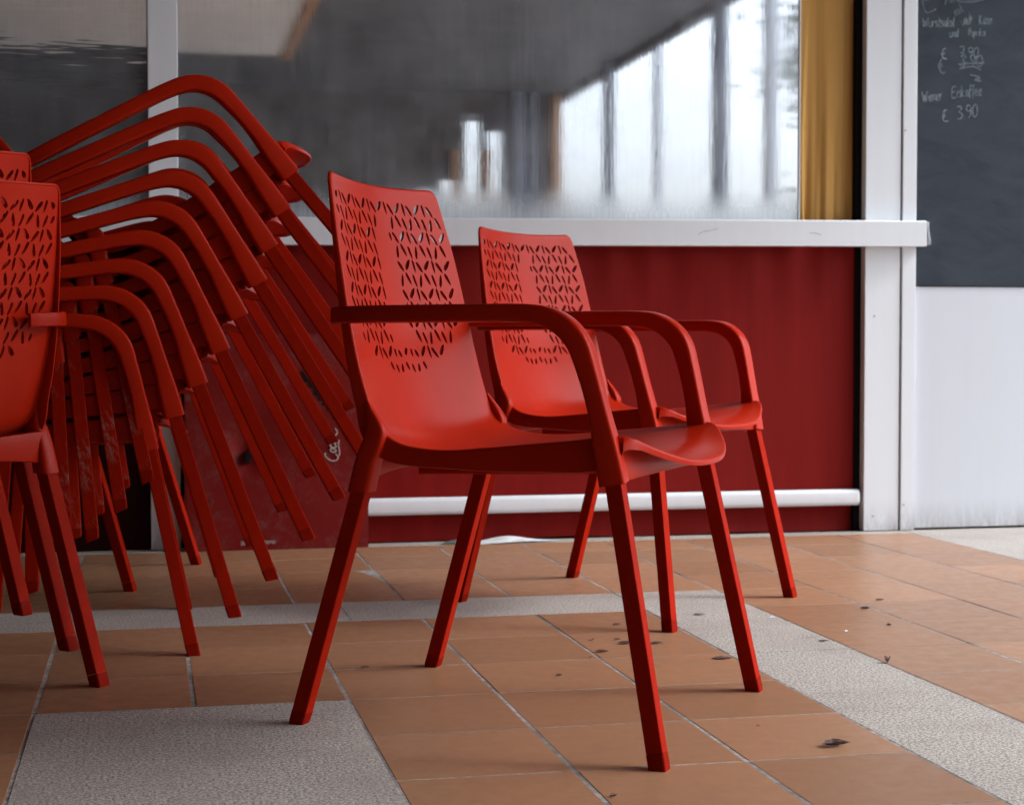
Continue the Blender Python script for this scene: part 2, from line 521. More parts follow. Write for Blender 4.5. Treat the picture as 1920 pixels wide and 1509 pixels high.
# ------------------------------------------------------------------ floor
TX0, TX, TY0, TY = .0703, .2593, 3.9166, .2717
def tile_mat():
    m, nt, b = new_mat('terracotta_tile')
    att = N(nt, 'ShaderNodeAttribute', attribute_name='tint', attribute_type='GEOMETRY')
    v = geo_pos(nt)
    fine = noise_tex(nt, v, 420, 3, .7); med = noise_tex(nt, v, 28, 5, .6); big = noise_tex(nt, v, 2.2, 3)
    streak = noise_tex(nt, geo_pos(nt, (1, 2.2, 1)), 6, 7, .75, .8)
    c = mixc(nt, att.outputs['Fac'], (.235, .118, .058), (.340, .176, .092))
    c = mixc(nt, maprange(nt, med, .3, .75, 0, .4), c, (.27, .125, .07))
    c = mixc(nt, maprange(nt, fine, .35, .75, 0, .35), c, (.39, .22, .135))
    c = mixc(nt, maprange(nt, big, .45, .8, 0, .3), c, (.23, .12, .075))
    c = mixc(nt, maprange(nt, noise_tex(nt, v, 11, 6, .75), .62, .72, 0, .15), c, (.50, .36, .27))
    c = mixc(nt, maprange(nt, streak, .56, .70, 0, .38), c, (.17, .105, .075))
    spots = noise_tex(nt, v, 75, 2, .5)
    c = mixc(nt, maprange(nt, spots, .735, .765, 0, .6), c, (.09, .055, .045))
    c = mixc(nt, maprange(nt, noise_tex(nt, v, 17, 8, .85), .60, .68, 0, .3), c, (.20, .125, .09))
    L(nt, c, b.inputs['Base Color'])
    L(nt, maprange(nt, med, .3, .7, .30, .44), b.inputs['Roughness'])
    h = math_n(nt, 'ADD', math_n(nt, 'MULTIPLY', fine, .35), math_n(nt, 'MULTIPLY', med, .5))
    L(nt, bump(nt, h, .18, .0015), b.inputs['Normal'])
    return m
def granite_mat():
    m, nt, b = new_mat('granite_slab')
    v = geo_pos(nt)
    a = noise_tex(nt, v, 210, 3, .8); c2 = noise_tex(nt, v, 400, 2, .8); big = noise_tex(nt, v, 4, 6, .65)
    vo = N(nt, 'ShaderNodeTexVoronoi'); vo.inputs['Scale'].default_value = 330; L(nt, v, vo.inputs['Vector'])
    c = mixc(nt, maprange(nt, a, .43, .57), (.12, .104, .092), (.54, .50, .455))
    c = mixc(nt, maprange(nt, c2, .55, .7, 0, .55), c, (.78, .74, .69))
    c = mixc(nt, maprange(nt, vo.outputs['Distance'], .0, .35, .35, 0), c, (.14, .11, .10))
    c = mixc(nt, maprange(nt, big, .5, .75, 0, .4), c, (.24, .20, .18))
    c = mixc(nt, maprange(nt, noise_tex(nt, geo_pos(nt, (1, 3, 1)), 5, 8, .8), .56, .70, 0, .6), c, (.13, .10, .09))
    c = mixc(nt, maprange(nt, noise_tex(nt, geo_pos(nt, (1, 1.6, 1)), 1.6, 4, .6), .5, .72, 0, .45), c, (.21, .17, .155))
    L(nt, c, b.inputs['Base Color']); b.inputs['Roughness'].default_value = .55
    L(nt, bump(nt, a, .05, .0008), b.inputs['Normal'])
    return m
def grout_mat():
    m, nt, b = new_mat('grout')
    v = geo_pos(nt)
    n1 = noise_tex(nt, v, 60, 6, .75); n2 = noise_tex(nt, v, 3.5, 5)
    c = mixc(nt, maprange(nt, n1, .38, .62), (.11, .095, .088), (.40, .37, .345))
    c = mixc(nt, maprange(nt, n2, .45, .62, 0, .85), c, (.085, .072, .066))
    L(nt, c, b.inputs['Base Color']); b.inputs['Roughness'].default_value = .9
    L(nt, bump(nt, n1, .5, .003), b.inputs['Normal'])
    return m
M['tile'] = tile_mat(); M['granite'] = granite_mat(); M['grout'] = grout_mat()
YB = W - .065        # tiles stop at a narrow strip by the wall
def is_granite(i, j):
    """i: column between x line i and i+1, j: row between y line j and j+1"""
    if i == 4 and j <= -1: return True
    if j == -1 and i <= 4: return True
    if i in (-1, 0) and j <= -5: return True
    if i >= 9: return True
    return False
def slab(bm, x0, x1, y0, y1, tint=None, lay=None, g=(.0036, .0024), hz=None):
    gx, gy = g
    x0 += gx; x1 -= gx; y0 += gy; y1 -= gy
    dz = random.uniform(-.0003, .0003); b = .0006
    zt = dz
    lo = [bm.verts.new(p) for p in ((x0, y0, zt - .004), (x1, y0, zt - .004), (x1, y1, zt - .004), (x0, y1, zt - .004))]
    md = [bm.verts.new(p) for p in ((x0, y0, zt - b), (x1, y0, zt - b), (x1, y1, zt - b), (x0, y1, zt - b))]
    tx, ty = random.uniform(-.0003, .0003), random.uniform(-.0002, .0002)
    up = [bm.verts.new(p) for p in ((x0 + b, y0 + b, zt - tx), (x1 - b, y0 + b, zt + tx), (x1 - b, y1 - b, zt + tx + ty), (x0 + b, y1 - b, zt - tx + ty))]
    fs = [bm.faces.new(up)]
    for A, B in ((lo, md), (md, up)):
        for k in range(4): fs.append(bm.faces.new((A[k], A[(k + 1) % 4], B[(k + 1) % 4], B[k])))
    if lay:
        t = random.random() if tint is None else tint
        for f in fs: f[lay] = t
bt = bmesh.new(); lt = bt.faces.layers.float.new('tint'); bg = bmesh.new()
for i in range(-16, 17):
    for j in range(-30, 5):
        x0 = TX0 + TX * i; x1 = x0 + TX; y0 = TY0 + TY * j; y1 = min(y0 + TY, YB)
        if y0 >= YB - .01: continue
        if not is_granite(i, j): slab(bt, x0, x1, y0, y1, None, lt)
GG = (.0016, .0018)
# granite bands as long slabs
def gr(i0, i1, j0, j1, ytop=None):
    slab(bg, TX0 + TX * i0, TX0 + TX * i1, TY0 + TY * j0, ytop or TY0 + TY * j1, g=GG)
gr(4, 5, -3, 0); gr(4, 5, -7, -3); gr(4, 5, -13, -7); gr(4, 5, -20, -13); gr(4, 5, -30, -20)
slab(bg, .432, TX0 + TX * 4, TY0 - TY, TY0, g=GG)
slab(bg, -1.1, .432, TY0 - TY, TY0, g=GG); slab(bg, -2.6, -1.1, TY0 - TY, TY0, g=GG); slab(bg, -4.07, -2.6, TY0 - TY, TY0, g=GG)
gr(-1, 1, -8, -4); gr(-1, 1, -14, -8); gr(-1, 1, -22, -14); gr(-1, 1, -30, -22)
gr(9, 17, -3, 4, W + .02); gr(9, 17, -12, -3); gr(9, 17, -30, -12)
slab(bg, -4.07, .9, YB, W + .02, g=GG); slab(bg, .9, TX0 + 9 * TX, YB, W + .02, g=GG)
t1 = mesh_obj('floor', bt, M['tile']); tag(t1, kind='structure')
t2 = mesh_obj('pavement', bg, M['granite']); tag(t2, kind='structure')
b = bmesh.new(); box(b, -4.08, 4.5, -4.3, W + .03, -.05, -.0006)
tag(mesh_obj('floor_base', b, M['grout']), kind='structure')
b = bmesh.new(); bmesh.ops.create_grid(b, x_segments=2, y_segments=2, size=260)
M['street'] = simple('street_paving', (.34, .335, .33), .8, .2, 3)
tag(mesh_obj('ground', b, M['street'], loc=(0, 0, -.06)), kind='structure')

def smooth_poly(p, n=5):
    if len(p) < 3: return p
    return [cat(p, k / n) for k in range((len(p) - 1) * n + 1)]
def ribbon(bm, pts, wd, y, th=.0006):
    n = len(pts)
    ring = []
    for i, (x, z) in enumerate(pts):
        a = pts[max(i - 1, 0)]; b = pts[min(i + 1, n - 1)]
        tx, tz = b[0] - a[0], b[1] - a[1]; l = math.hypot(tx, tz) or 1
        nx, nz = -tz / l, tx / l; h = wd / 2 * random.uniform(.75, 1.2)
        ring.append([bm.verts.new(q) for q in ((x + nx * h, y, z + nz * h), (x - nx * h, y, z - nz * h), (x - nx * h, y - th, z - nz * h), (x + nx * h, y - th, z + nz * h))])
    for r0, r1 in zip(ring, ring[1:]):
        for k in range(4): bm.faces.new((r0[k], r0[(k + 1) % 4], r1[(k + 1) % 4], r1[k]))
    bm.faces.new(ring[0][::-1]); bm.faces.new(ring[-1])
M['scratch'] = simple('grey_scratch', (.30, .29, .28), .6)
# ------------------------------------------------------------------ shop front
front = tag(empty('shop_front', (1.2, W, 0)), 'white framed shop front with two reflective panes above the shelf', 'shop front')
inv = Matrix.Translation((-1.2, -W, 0))
def sf(name, bm, mat, smooth=None, parent=front, off=(1.2, W, 0)):
    bmesh.ops.translate(bm, verts=bm.verts[:], vec=(-off[0], -off[1], -off[2]))
    return mesh_obj(name, bm, mat, parent, smooth)
def bx(*a, bev=.0025, seg=2):
    b = bmesh.new(); box(b, *a, bev=bev, seg=seg); return b
ZT = 2.75
sf('post', bx(.003, .090, W, W + .07, 0, ZT), white_paint('light_lifted_white', (.84, .87, .92), .1), 20)  # same white made paler, colour stands in for light this post lacks
sf('post', bx(2.266, 2.3885, W, W + .09, .002, ZT), M['white'], 20)
sf('post', bx(2.3935, 2.4425, W - .004, W + .09, .001, ZT), M['white'], 20)
sf('head_beam', bx(-4.0, 2.266, W + .002, W + .08, 2.3, 2.75), M['white'], 20)
sf('wall_panel', bx(2.447, 4.6, W + .006, W + .08, .006, .797), M['panel'], 20)
sf('back_wall', bx(-4.2, 4.6, W + .30, W + .36, 0, 3.2), M['dark'], 40)
sf('added_light_block', bx(-4.0, 4.6, W + .060, W + .299, -.05, .10, bev=0), M['dark'])  # added dark block, stops light leaking in below valance and panel
for px_, pz_ in ((2.405, .085), (2.402, 1.30), (2.300, .05), (2.300, .70)):
    b = bmesh.new(); bmesh.ops.create_cone(b, cap_ends=True, segments=12, radius1=.0032, radius2=.0026, depth=.0016, matrix=Matrix.Translation((px_, W - .0045 if px_ > 2.39 else W - .0006, pz_)) @ Matrix.Rotation(R(90), 4, 'X'))
    sf('screw', b, M['scratch'])
sf('sill', bx(-4.0, .002, W + .005, W + .07, 0, .96), simple('dark_red_board', (.014, .002, .002), .8, .1, 8, .03), 40)
# window panes
def pane_mat(name, wavy):
    m, nt, b = new_mat(name)
    nt.nodes.remove(b); outn = nt.nodes['Material Output']
    pos = geo_pos(nt)
    sep = N(nt, 'ShaderNodeSeparateXYZ'); L(nt, pos, sep.inputs[0])
    low = maprange(nt, sep.outputs['Z'], .985, 1.10, 1, 0)
    cloud = noise_tex(nt, pos, 5, 6, .65); st = noise_tex(nt, geo_pos(nt, (90, 1, 3)), 1, 5, .7); speck = noise_tex(nt, pos, 240, 2, .6)
    dusty = math_n(nt, 'ADD', maprange(nt, cloud, .36, .80, .06, .22), maprange(nt, st, .45, .8, 0, .10))
    dusty = math_n(nt, 'ADD', dusty, math_n(nt, 'MULTIPLY', math_n(nt, 'POWER', low, 1.6), maprange(nt, st, .2, .7, .3, .62)))
    dusty = math_n(nt, 'ADD', dusty, maprange(nt, speck, .70, .76, 0, .16))
    gl = N(nt, 'ShaderNodeBsdfGlossy'); gl.inputs['Color'].default_value = (.90, .93, .97, 1)
    L(nt, math_n(nt, 'ADD', maprange(nt, cloud, .3, .8, .012, .045), maprange(nt, low, 0, 1, 0, .10)), gl.inputs['Roughness'])
    wv = noise_tex(nt, geo_pos(nt, (.9, 1, 9)), 2.2, 3, .5); w2 = noise_tex(nt, geo_pos(nt, (2, 1, 26)), 1.6, 2, .5)
    bn = bump(nt, wv, .22 * wavy, .004); bn = bump(nt, w2, .22 * wavy, .0015, bn)
    sc = noise_tex(nt, geo_pos(nt, (160, 1, 4)), 1, 3, .6); bn = bump(nt, sc, .05, .0004, bn)
    L(nt, bn, gl.inputs['Normal'])
    df = N(nt, 'ShaderNodeBsdfDiffuse'); df.inputs['Color'].default_value = (.66, .71, .77, 1)
    dk = N(nt, 'ShaderNodeBsdfDiffuse'); dk.inputs['Color'].default_value = (.03, .03, .034, 1)
    m1 = N(nt, 'ShaderNodeMixShader'); m1.inputs[0].default_value = .90; L(nt, dk.outputs[0], m1.inputs[1]); L(nt, gl.outputs[0], m1.inputs[2])
    m2 = N(nt, 'ShaderNodeMixShader'); L(nt, dusty, m2.inputs[0]); L(nt, m1.outputs[0], m2.inputs[1]); L(nt, df.outputs[0], m2.inputs[2])
    L(nt, m2.outputs[0], outn.inputs['Surface'])
    return m
sf('window_pane', bx(-4.0, .001, W + .022, W + .028, .93, 2.3, bev=0), pane_mat('wavy_film_pane', .5))
p = sf('window_pane', bx(.0915, 2.043, W + .022, W + .028, .93, 2.3, bev=0), pane_mat('film_pane', 0))
sf('pane_edge', bx(2.0432, 2.048, W + .016, W + .030, .93, 2.3, bev=.0008), M['white'], 20)
sf('jamb', bx(2.2450, 2.2655, W + .03, W + .075, 0, 2.3, bev=0), M['dark'])
# shelf along the window
sh = tag(empty('window_shelf', (1.2, W, .93)), 'long white shelf board running below the window across the posts', 'shelf')
sf('board', bx(-4.0, 2.462, W - .042, W - .0045, .912, .9945, bev=.003), M['white'], 20, sh, (1.2, W, .93))
b = bmesh.new()
for k, (dx, dy, tz) in enumerate(((.4565, -.044, .0), (.4600, -.040, .003))):
    secs = []
    for q in range(9):
        z = .917 + .074 * q / 8
        x = 2.008 + dx + .0045 * math.sin(q * .55 + k) * (1 - q / 12) + .0035 * k
        secs.append(rrect(Vector((x, W - .023, z)), X3, Y3, .0014, .038 - .006 * k, .0004, 1))
    loft(b, secs)
sf('end_cap', b, M['white'], 20, sh, (1.2, W, .93))
for pts in ([(1283, 442), (1292, 436), (1305, 434), (1322, 430)], [(1500, 437), (1512, 438), (1522, 441)]):
    b = bmesh.new(); ribbon(b, [(.4815 + (px - 584) * .001722, .9945 - (py - 413) * .00168) for px, py in smooth_poly(pts)], .0016, W - .0422, .0004)
    sf('scratch', b, M['scratch'], None, sh, (1.2, W, .93))
sh.rotation_euler = (0, -.0098, 0)
# red banner hanging below the shelf with white weight bar
M['banner'] = None
def banner_mat():
    m, nt, b = new_mat('dark_red_awning_cloth')
    v = geo_pos(nt)
    st = noise_tex(nt, geo_pos(nt, (14, 1, .7)), 1, 4, .6); w = noise_tex(nt, v, 600, 2, .5); bl = noise_tex(nt, v, 3, 5, .6)
    c = mixc(nt, maprange(nt, st, .35, .7), (.165, .0055, .0045), (.205, .0085, .0065))
    c = mixc(nt, maprange(nt, bl, .5, .8, 0, .3), c, (.16, .012, .010))
    c = mixc(nt, maprange(nt, noise_tex(nt, v, 90, 2), .78, .82, 0, .5), c, (.3, .08, .07))
    L(nt, c, b.inputs['Base Color']); b.inputs['Roughness'].default_value = .62
    b.inputs['Specular IOR Level'].default_value = .08
    L(nt, bump(nt, w, .2, .0006), b.inputs['Normal'])
    return m
M['banner'] = banner_mat()
bn = tag(empty('roller_banner', (1.4, W, 0)), 'dark red cloth banner pulled down below the shelf with a white bottom bar', 'banner')
def sheet(x0, x1, z0, z1, yf, nx, nz, th=.0015):
    b = bmesh.new()
    g = [[b.verts.new((x0 + (x1 - x0) * i / nx, yf(x0 + (x1 - x0) * i / nx, z0 + (z1 - z0) * j / nz), z0 + (z1 - z0) * j / nz)) for i in range(nx + 1)] for j in range(nz + 1)]
    for j in range(nz):
        for i in range(nx): b.faces.new((g[j][i], g[j][i + 1], g[j + 1][i + 1], g[j + 1][i]))
    bmesh.ops.recalc_face_normals(b, faces=b.faces[:])
    r = bmesh.ops.solidify(b, geom=b.faces[:], thickness=th)
    return b
def bf(x, z):
    d = max(0, (z - .70) / .20)
    return W + .036 + .0028 * math.sin(x * 43 + math.sin(x * 9)) * d ** 1.2 + .0012 * math.sin(x * 5.3 + z * 2) + .0015 * noise.noise(Vector((x * 3, z * 3, 0)))
sf('cloth', sheet(.13, 2.244, .125, .955, bf, 220, 22), M['banner'], 60, bn, (1.4, W, 0))
b = bmesh.new()
secs = [rrect(Vector((x, W + .022, .1115)), Y3, Z3, .036, .0530, .0135, 4) for x in (.135, .7, 1.4, 2.0, 2.246, 2.2535)]
secs.append(rrect(Vector((2.2575, W + .022, .1115)), Y3, Z3, .028, .042, .0125, 4))
loft(b, secs); sf('bottom_bar', b, M['white'], 50, bn, (1.4, W, 0))
def vf(x, z):
    d = (.088 - z) / .08
    return W + .050 + .010 * math.sin(d * 2.6) - .006 * d + .007 * noise.noise(Vector((x * 4.5, z * 14, 2))) * d + .002 * math.sin(x * 13) * d
def vz(b):
    for v in b.verts:
        if v.co.z < .02: v.co.z = max(.0008, v.co.z + .007 * noise.noise(Vector((v.co.x * 3.5, 0, 5))))
    return b
sf('valance', vz(sheet(.135, 2.246, .001, .090, vf, 200, 12)), M['banner'], 60, bn, (1.4, W, 0))
# hem seam above bar
sf('hem', bx(.135, 2.244, W + .0325, W + .0345, .141, .1455, bev=0), M['banner'], None, bn, (1.4, W, 0))
# mustard curtain
def cloth_mat(name, a, c_):
    m, nt, b = new_mat(name)
    v = geo_pos(nt); st = noise_tex(nt, geo_pos(nt, (60, 1, 2)), 1, 4, .6); w = noise_tex(nt, v, 700, 2)
    L(nt, mixc(nt, maprange(nt, st, .3, .7), a, c_), b.inputs['Base Color']); b.inputs['Roughness'].default_value = .85
    b.inputs['Specular IOR Level'].default_value = .2
    L(nt, bump(nt, w, .3, .0008), b.inputs['Normal'])
    return m
def cf(x, z):
    u = (x - 2.045) / .2; g = max(0, min(1, (1.75 - z) / .8))
    return W + .052 + .006 * math.sin(u * 9 + .6 * math.sin(z * 3)) * (.5 + g) + .0040 * math.sin(u * 27 + z * 2.5) * g ** 2 + .0020 * math.sin(u * 55 + 3 * math.sin(z * 2)) * g ** 3 - .012 * math.exp(-((u - .16 - .05 * math.sin(z * 4)) / .035) ** 2) * g
cur = sheet(2.046, 2.2435, .90, 2.35, cf, 110, 60)
co = mesh_obj('curtain', cur, cloth_mat('mustard_cloth', (.47, .255, .070), (.55, .305, .092)), smooth=70)
tag(co, 'mustard yellow cloth curtain hanging at the right end of the window', 'curtain')

# ------------------------------------------------------------------ chalkboard with writing
cb = tag(empty('chalkboard', (2.6, W, .8)), 'dark grey chalkboard with faint chalk menu right of the white posts', 'chalkboard')
def board_mat():
    m, nt, b = new_mat('slate_board')
    v = geo_pos(nt); sm = noise_tex(nt, geo_pos(nt, (1, 1, 2.2)), 5, 6, .65, .8); sp = noise_tex(nt, v, 130, 2)
    c = mixc(nt, maprange(nt, sm, .35, .75), (.026, .033, .045), (.044, .054, .070))
    c = mixc(nt, maprange(nt, sp, .74, .8, 0, .4), c, (.3, .32, .34))
    L(nt, c, b.inputs['Base Color']); b.inputs['Roughness'].default_value = .7; b.inputs['Specular IOR Level'].default_value = .15
    return m
sf('board', bx(2.4445, 3.7, W + .0015, W + .05, .7985, 2.6, bev=.001), board_mat(), 20, cb, (2.6, W, .8))
G = {  # single-stroke letters, unit height 1 (x height .6)
 'W': [[(0, 1), (.12, 0), (.3, .7), (.42, 0), (.62, 1)]], 'u': [[(0, .6), (.02, .12), (.15, 0), (.3, .12), (.36, .6)], [(.36, .6), (.38, 0)]],
 'r': [[(0, .6), (.02, 0)], [(.02, .4), (.12, .58), (.26, .55)]], 's': [[(.26, .55), (.1, .6), (.03, .45), (.22, .25), (.2, .04), (0, .03)]],
 't': [[(.12, 1), (.1, .1), (.2, 0)], [(0, .66), (.24, .68)]], 'a': [[(.3, .5), (.15, .6), (.02, .35), (.08, .03), (.24, .1), (.32, .58)], [(.32, .58), (.34, 0)]],
 'l': [[(.05, 1), (.03, .05), (.1, 0)]], 'm': [[(0, .6), (0, 0)], [(0, .4), (.12, .6), (.2, .5), (.2, 0)], [(.2, .4), (.32, .6), (.42, .48), (.42, 0)]],
 'i': [[(.03, .6), (.03, 0)], [(.04, .82), (.05, .86)]], 'K': [[(0, 1), (.02, 0)], [(.4, 1), (.03, .45), (.42, 0)]],
 'ä': [[(.3, .5), (.15, .6), (.02, .35), (.08, .03), (.24, .1), (.32, .58)], [(.32, .58), (.34, 0)], [(.08, .78), (.09, .84)], [(.24, .8), (.25, .86)]],
 'e': [[(.03, .32), (.3, .36), (.2, .6), (.05, .45), (.04, .1), (.16, 0), (.3, .08)]], 'n': [[(0, .6), (0, 0)], [(0, .4), (.14, .6), (.26, .5), (.28, 0)]],
 'd': [[(.3, .5), (.15, .6), (.02, .35), (.08, .03), (.24, .1), (.3, .4)], [(.3, 1), (.32, 0)]], 'P': [[(0, 0), (.02, 1), (.26, .95), (.3, .7), (.03, .5)]],
 'p': [[(0, .6), (0, -.4)], [(0, .45), (.14, .6), (.28, .4), (.2, .05), (.02, .08)]], 'k': [[(0, 1), (0, 0)], [(.26, .6), (.02, .28), (.28, 0)]],
 'E': [[(.4, 1), (.02, .95), (0, 0), (.42, .03)], [(.01, .5), (.34, .54)]], 'f': [[(.28, .95), (.14, 1), (.1, .7), (.06, -.2)], [(0, .55), (.24, .58)]],
 '€': [[(.5, .95), (.3, 1), (.1, .6), (.12, .2), (.3, 0), (.5, .06)], [(0, .58), (.32, .6)], [(0, .42), (.3, .45)]],
 '7': [[(0, 1), (.36, 1), (.22, 0)], [(.08, .5), (.34, .52)]], '9': [[(.32, .7), (.15, .5), (.02, .75), (.16, 1), (.32, .8), (.28, .3), (.16, 0)]],
 '0': [[(.18, 1), (.02, .7), (.03, .2), (.16, 0), (.32, .3), (.32, .8), (.18, 1)]], '3': [[(0, .92), (.2, 1), (.3, .8), (.12, .55), (.34, .3), (.2, 0), (0, .05)]],
 '.': [[(.02, .0), (.05, .04)]], 'o': [[(.16, .6), (.02, .4), (.04, .1), (.16, 0), (.3, .15), (.3, .45), (.16, .6)]], 'D': [[(0, 1), (.02, 0), (.3, .2), (.36, .6), (.2, .95), (0, 1)]]}
ADV = {'W': .74, 'm': .56, 'i': .17, 'l': .2, '.': .18, ' ': .42, 'K': .52, 'E': .52, '€': .7, '7': .5, 't': .3, 'f': .32, 'r': .32, 's': .36}
def write(bm, text, x, z, h, slope, wd, y, sx=1.0, jit=.02):
    cx = 0
    for ch in text:
        if ch in G:
            for st in G[ch]:
                pts = smooth_poly([(px + random.uniform(-jit, jit), pz + random.uniform(-jit, jit)) for px, pz in st])
                out = []
                for px, pz in pts:
                    u = (cx + px) * h * sx; v = pz * h
                    out.append((x + u * math.cos(slope) - v * math.sin(slope) + .08 * v, z + u * math.sin(slope) + v * math.cos(slope)))
                ribbon(bm, out, wd, y)
        cx += ADV.get(ch, .42)
def chalk_mat(name, col, cov):
    m, nt, b = new_mat(name)
    outn = nt.nodes['Material Output']
    n1 = noise_tex(nt, geo_pos(nt), 420, 4, .8); L(nt, mixc(nt, maprange(nt, n1, .35, .65), tuple(c * .5 for c in col), col), b.inputs['Base Color'])
    b.inputs['Roughness'].default_value = .95
    tr = N(nt, 'ShaderNodeBsdfTransparent'); mx = N(nt, 'ShaderNodeMixShader')
    L(nt, maprange(nt, n1, .35, .6, cov * .4, cov), mx.inputs[0]); L(nt, tr.outputs[0], mx.inputs[1]); L(nt, b.outputs[0], mx.inputs[2]); L(nt, mx.outputs[0], outn.inputs['Surface'])
    return m
# pixel helper in the wall plane, worked out once from the photo: x = 2.445 + ..., z = .797 + ...
def bp(px, py): return 2.445 + (px - 1718) * .001857, .797 + (537 - py) * .001750
def chalk(items, mat, y=W + .0013):
    for (t, px, py, hp, sl, wd, sx) in items:
        bm_ = bmesh.new()
        x, z = bp(px, py); write(bm_, t, x, z, hp * .00175, sl, wd, y, sx)
        sf('chalk_writing', bm_, mat, None, cb, (2.6, W, .8))
chalk([('Wurstsalat', 1727, 58, 17, .06, .0026, 1.0), ('mit', 1805, 50, 15, .06, .0024, 1.0), ('Käse', 1834, 48, 17, .05, .0024, .95),
       ('und', 1778, 74, 15, .03, .0026, .95), ('Paprika', 1814, 71, 14, .04, .0020, .95), ('Wiener', 1728, 196, 19, .14, .0030, .85), ('Eiskaffee', 1784, 186, 20, .10, .0022, .92),
       ('€', 1762, 116, 20, .1, .0030, 1.2), ('7.90', 1796, 112, 20, .03, .0024, 1.35), ('€', 1765, 232, 21, .16, .0034, 1.2), ('3.90', 1794, 226, 24, .14, .0026, 1.3)],
      chalk_mat('chalk', (.46, .58, .62), .48))
EM = chalk_mat('erased_chalk', (.30, .38, .42), .4)
for (t, px, py, hp, sl, wd, sx) in (('E', 1731, 30, 40, .25, .004, 1.4), ('i', 1768, 14, 30, -.2, .004, 1), ('s', 1778, 10, 34, .1, .004, 1), ('mit', 1790, 36, 18, .6, .003, 1.1),
                                    ('und', 1802, 52, 17, .5, .003, 1.2), ('€', 1756, 142, 28, .1, .005, 1.1), ('3.90', 1798, 128, 22, .02, .004, 1.5)):
    b = bmesh.new(); x, z = bp(px, py); write(b, t, x, z, hp * .00175, sl, wd, W + .0012, sx)
    sf('erased_writing', b, EM, None, cb, (2.6, W, .8))
for pts in ([(1795, 124), (1820, 121), (1845, 120)], [(1797, 132), (1822, 127), (1838, 133)], [(1818, 142), (1836, 147), (1826, 152), (1840, 154)], [(1792, 7), (1815, 8), (1840, 3)]):
    b = bmesh.new(); ribbon(b, [bp(*q) for q in smooth_poly(pts)], .005, W + .0011)
    sf('chalk_stroke', b, EM, None, cb, (2.6, W, .8))

# ------------------------------------------------------------------ red board with script lettering
ab = tag(empty('drinks_board', (.37, 4.99, 0)), 'scuffed red metal drinks board with white script standing behind the stacked chairs', 'board')
def scuff_mat():
    m, nt, b = new_mat('scuffed_red_metal')
    v = geo_pos(nt)
    n1 = noise_tex(nt, v, 9, 7, .72, .6); n2 = noise_tex(nt, geo_pos(nt, (1, 1, 1)), 26, 6, .8, 1.5); n3 = noise_tex(nt, v, 3, 3)
    c = mixc(nt, maprange(nt, n3, .3, .7), (.14, .004, .003), (.185, .006, .0045))
    k = math_n(nt, 'MULTIPLY', maprange(nt, n1, .45, .62), maprange(nt, n2, .44, .60))
    c = mixc(nt, math_n(nt, 'MULTIPLY', k, .4), c, (.17, .095, .09))
    c = mixc(nt, maprange(nt, noise_tex(nt, v, 48, 5, .7), .70, .76, 0, .8), c, (.04, .01, .01))
    L(nt, c, b.inputs['Base Color']); b.inputs['Roughness'].default_value = .5; b.inputs['Specular IOR Level'].default_value = .2
    L(nt, bump(nt, n1, .35, .004), b.inputs['Normal'])
    return m
b = bmesh.new(); YBD = 4.975
nx, nz = 40, 44
g = []
for j in range(nz + 1):
    rw = []
    for i in range(nx + 1):
        x = .104 + .533 * i / nx; z = .003 + .632 * j / nz
        d = .022 * math.exp(-(((x - .275) / .04) ** 2 + ((z - .285) / .05) ** 2)) + .012 * math.exp(-(((x - .31) / .12) ** 2 + ((z - .34) / .10) ** 2)) + .003 * noise.noise(Vector((x * 6, z * 6, 1)))
        e = min(i, nx - i, j, nz - j)
        rw.append(b.verts.new((x, YBD + d * min(1, e / 3), z)))
    g.append(rw)
for j in range(nz):
    for i in range(nx): b.faces.new((g[j][i], g[j][i + 1], g[j + 1][i + 1], g[j + 1][i]))
bmesh.ops.recalc_face_normals(b, faces=b.faces[:])
if sum(f.normal.y for f in b.faces) > 0: bmesh.ops.reverse_faces(b, faces=b.faces[:])
M['scuff'] = scuff_mat()
sf('front_sheet', b, M['scuff'], 40, ab, (.37, 4.99, 0))
b = bmesh.new()
box(b, .100, .641, YBD + .001, YBD + .05, .6352, .640); box(b, .100, .641, YBD + .001, YBD + .05, 0, .0028)
box(b, .100, .1038, YBD + .001, YBD + .05, .0028, .6352); box(b, .6372, .641, YBD + .001, YBD + .05, .0028, .6352)
sf('frame', b, M['scuff'], None, ab, (.37, 4.99, 0))
# script lettering, reading upwards; u along the word, v across
def bxz(px, py): return .104 + (px - 347) * .001595, .003 + (1019 - py) * .001603
SCRIPT = [[(.56, .98), (.34, 1.04), (.10, .80), (-.04, .40), (.06, .02), (.32, -.12), (.60, .08)],
          [(.98, .52), (.80, .56), (.70, .30), (.82, .04), (.98, .22), (.98, .50), (1.06, .42)],
          [(1.36, .50), (1.18, .56), (1.10, .28), (1.20, .03), (1.44, .18)],
          [(1.74, .50), (1.56, .56), (1.48, .26), (1.58, .03), (1.74, .22), (1.78, .54)], [(1.78, .54), (1.76, .12), (1.90, .06)],
          [(1.94, .34), (2.12, .40)],
          [(2.70, 1.0), (2.50, 1.06), (2.26, .84), (2.12, .42), (2.22, .02), (2.50, -.06), (2.74, .12)],
          [(.32, -.12), (.62, -.26), (1.0, -.24), (1.4, -.16), (1.8, -.24)]]
b = bmesh.new(); hs = 21
for st in SCRIPT:
    pts = []
    for u, v in smooth_poly(st, 6):
        px = 624 - v * hs; py = 858 - u * hs * 1.05 - v * 3.2
        pts.append(bxz(px, py))
    ribbon(b, pts, .0029, YBD - .0012 + .004, .0022)
for v in b.verts: v.co.y -= .004
sf('script_lettering', b, simple('cream_lettering', (.62, .55, .52), .6), None, ab, (.37, 4.99, 0))
b = bmesh.new()
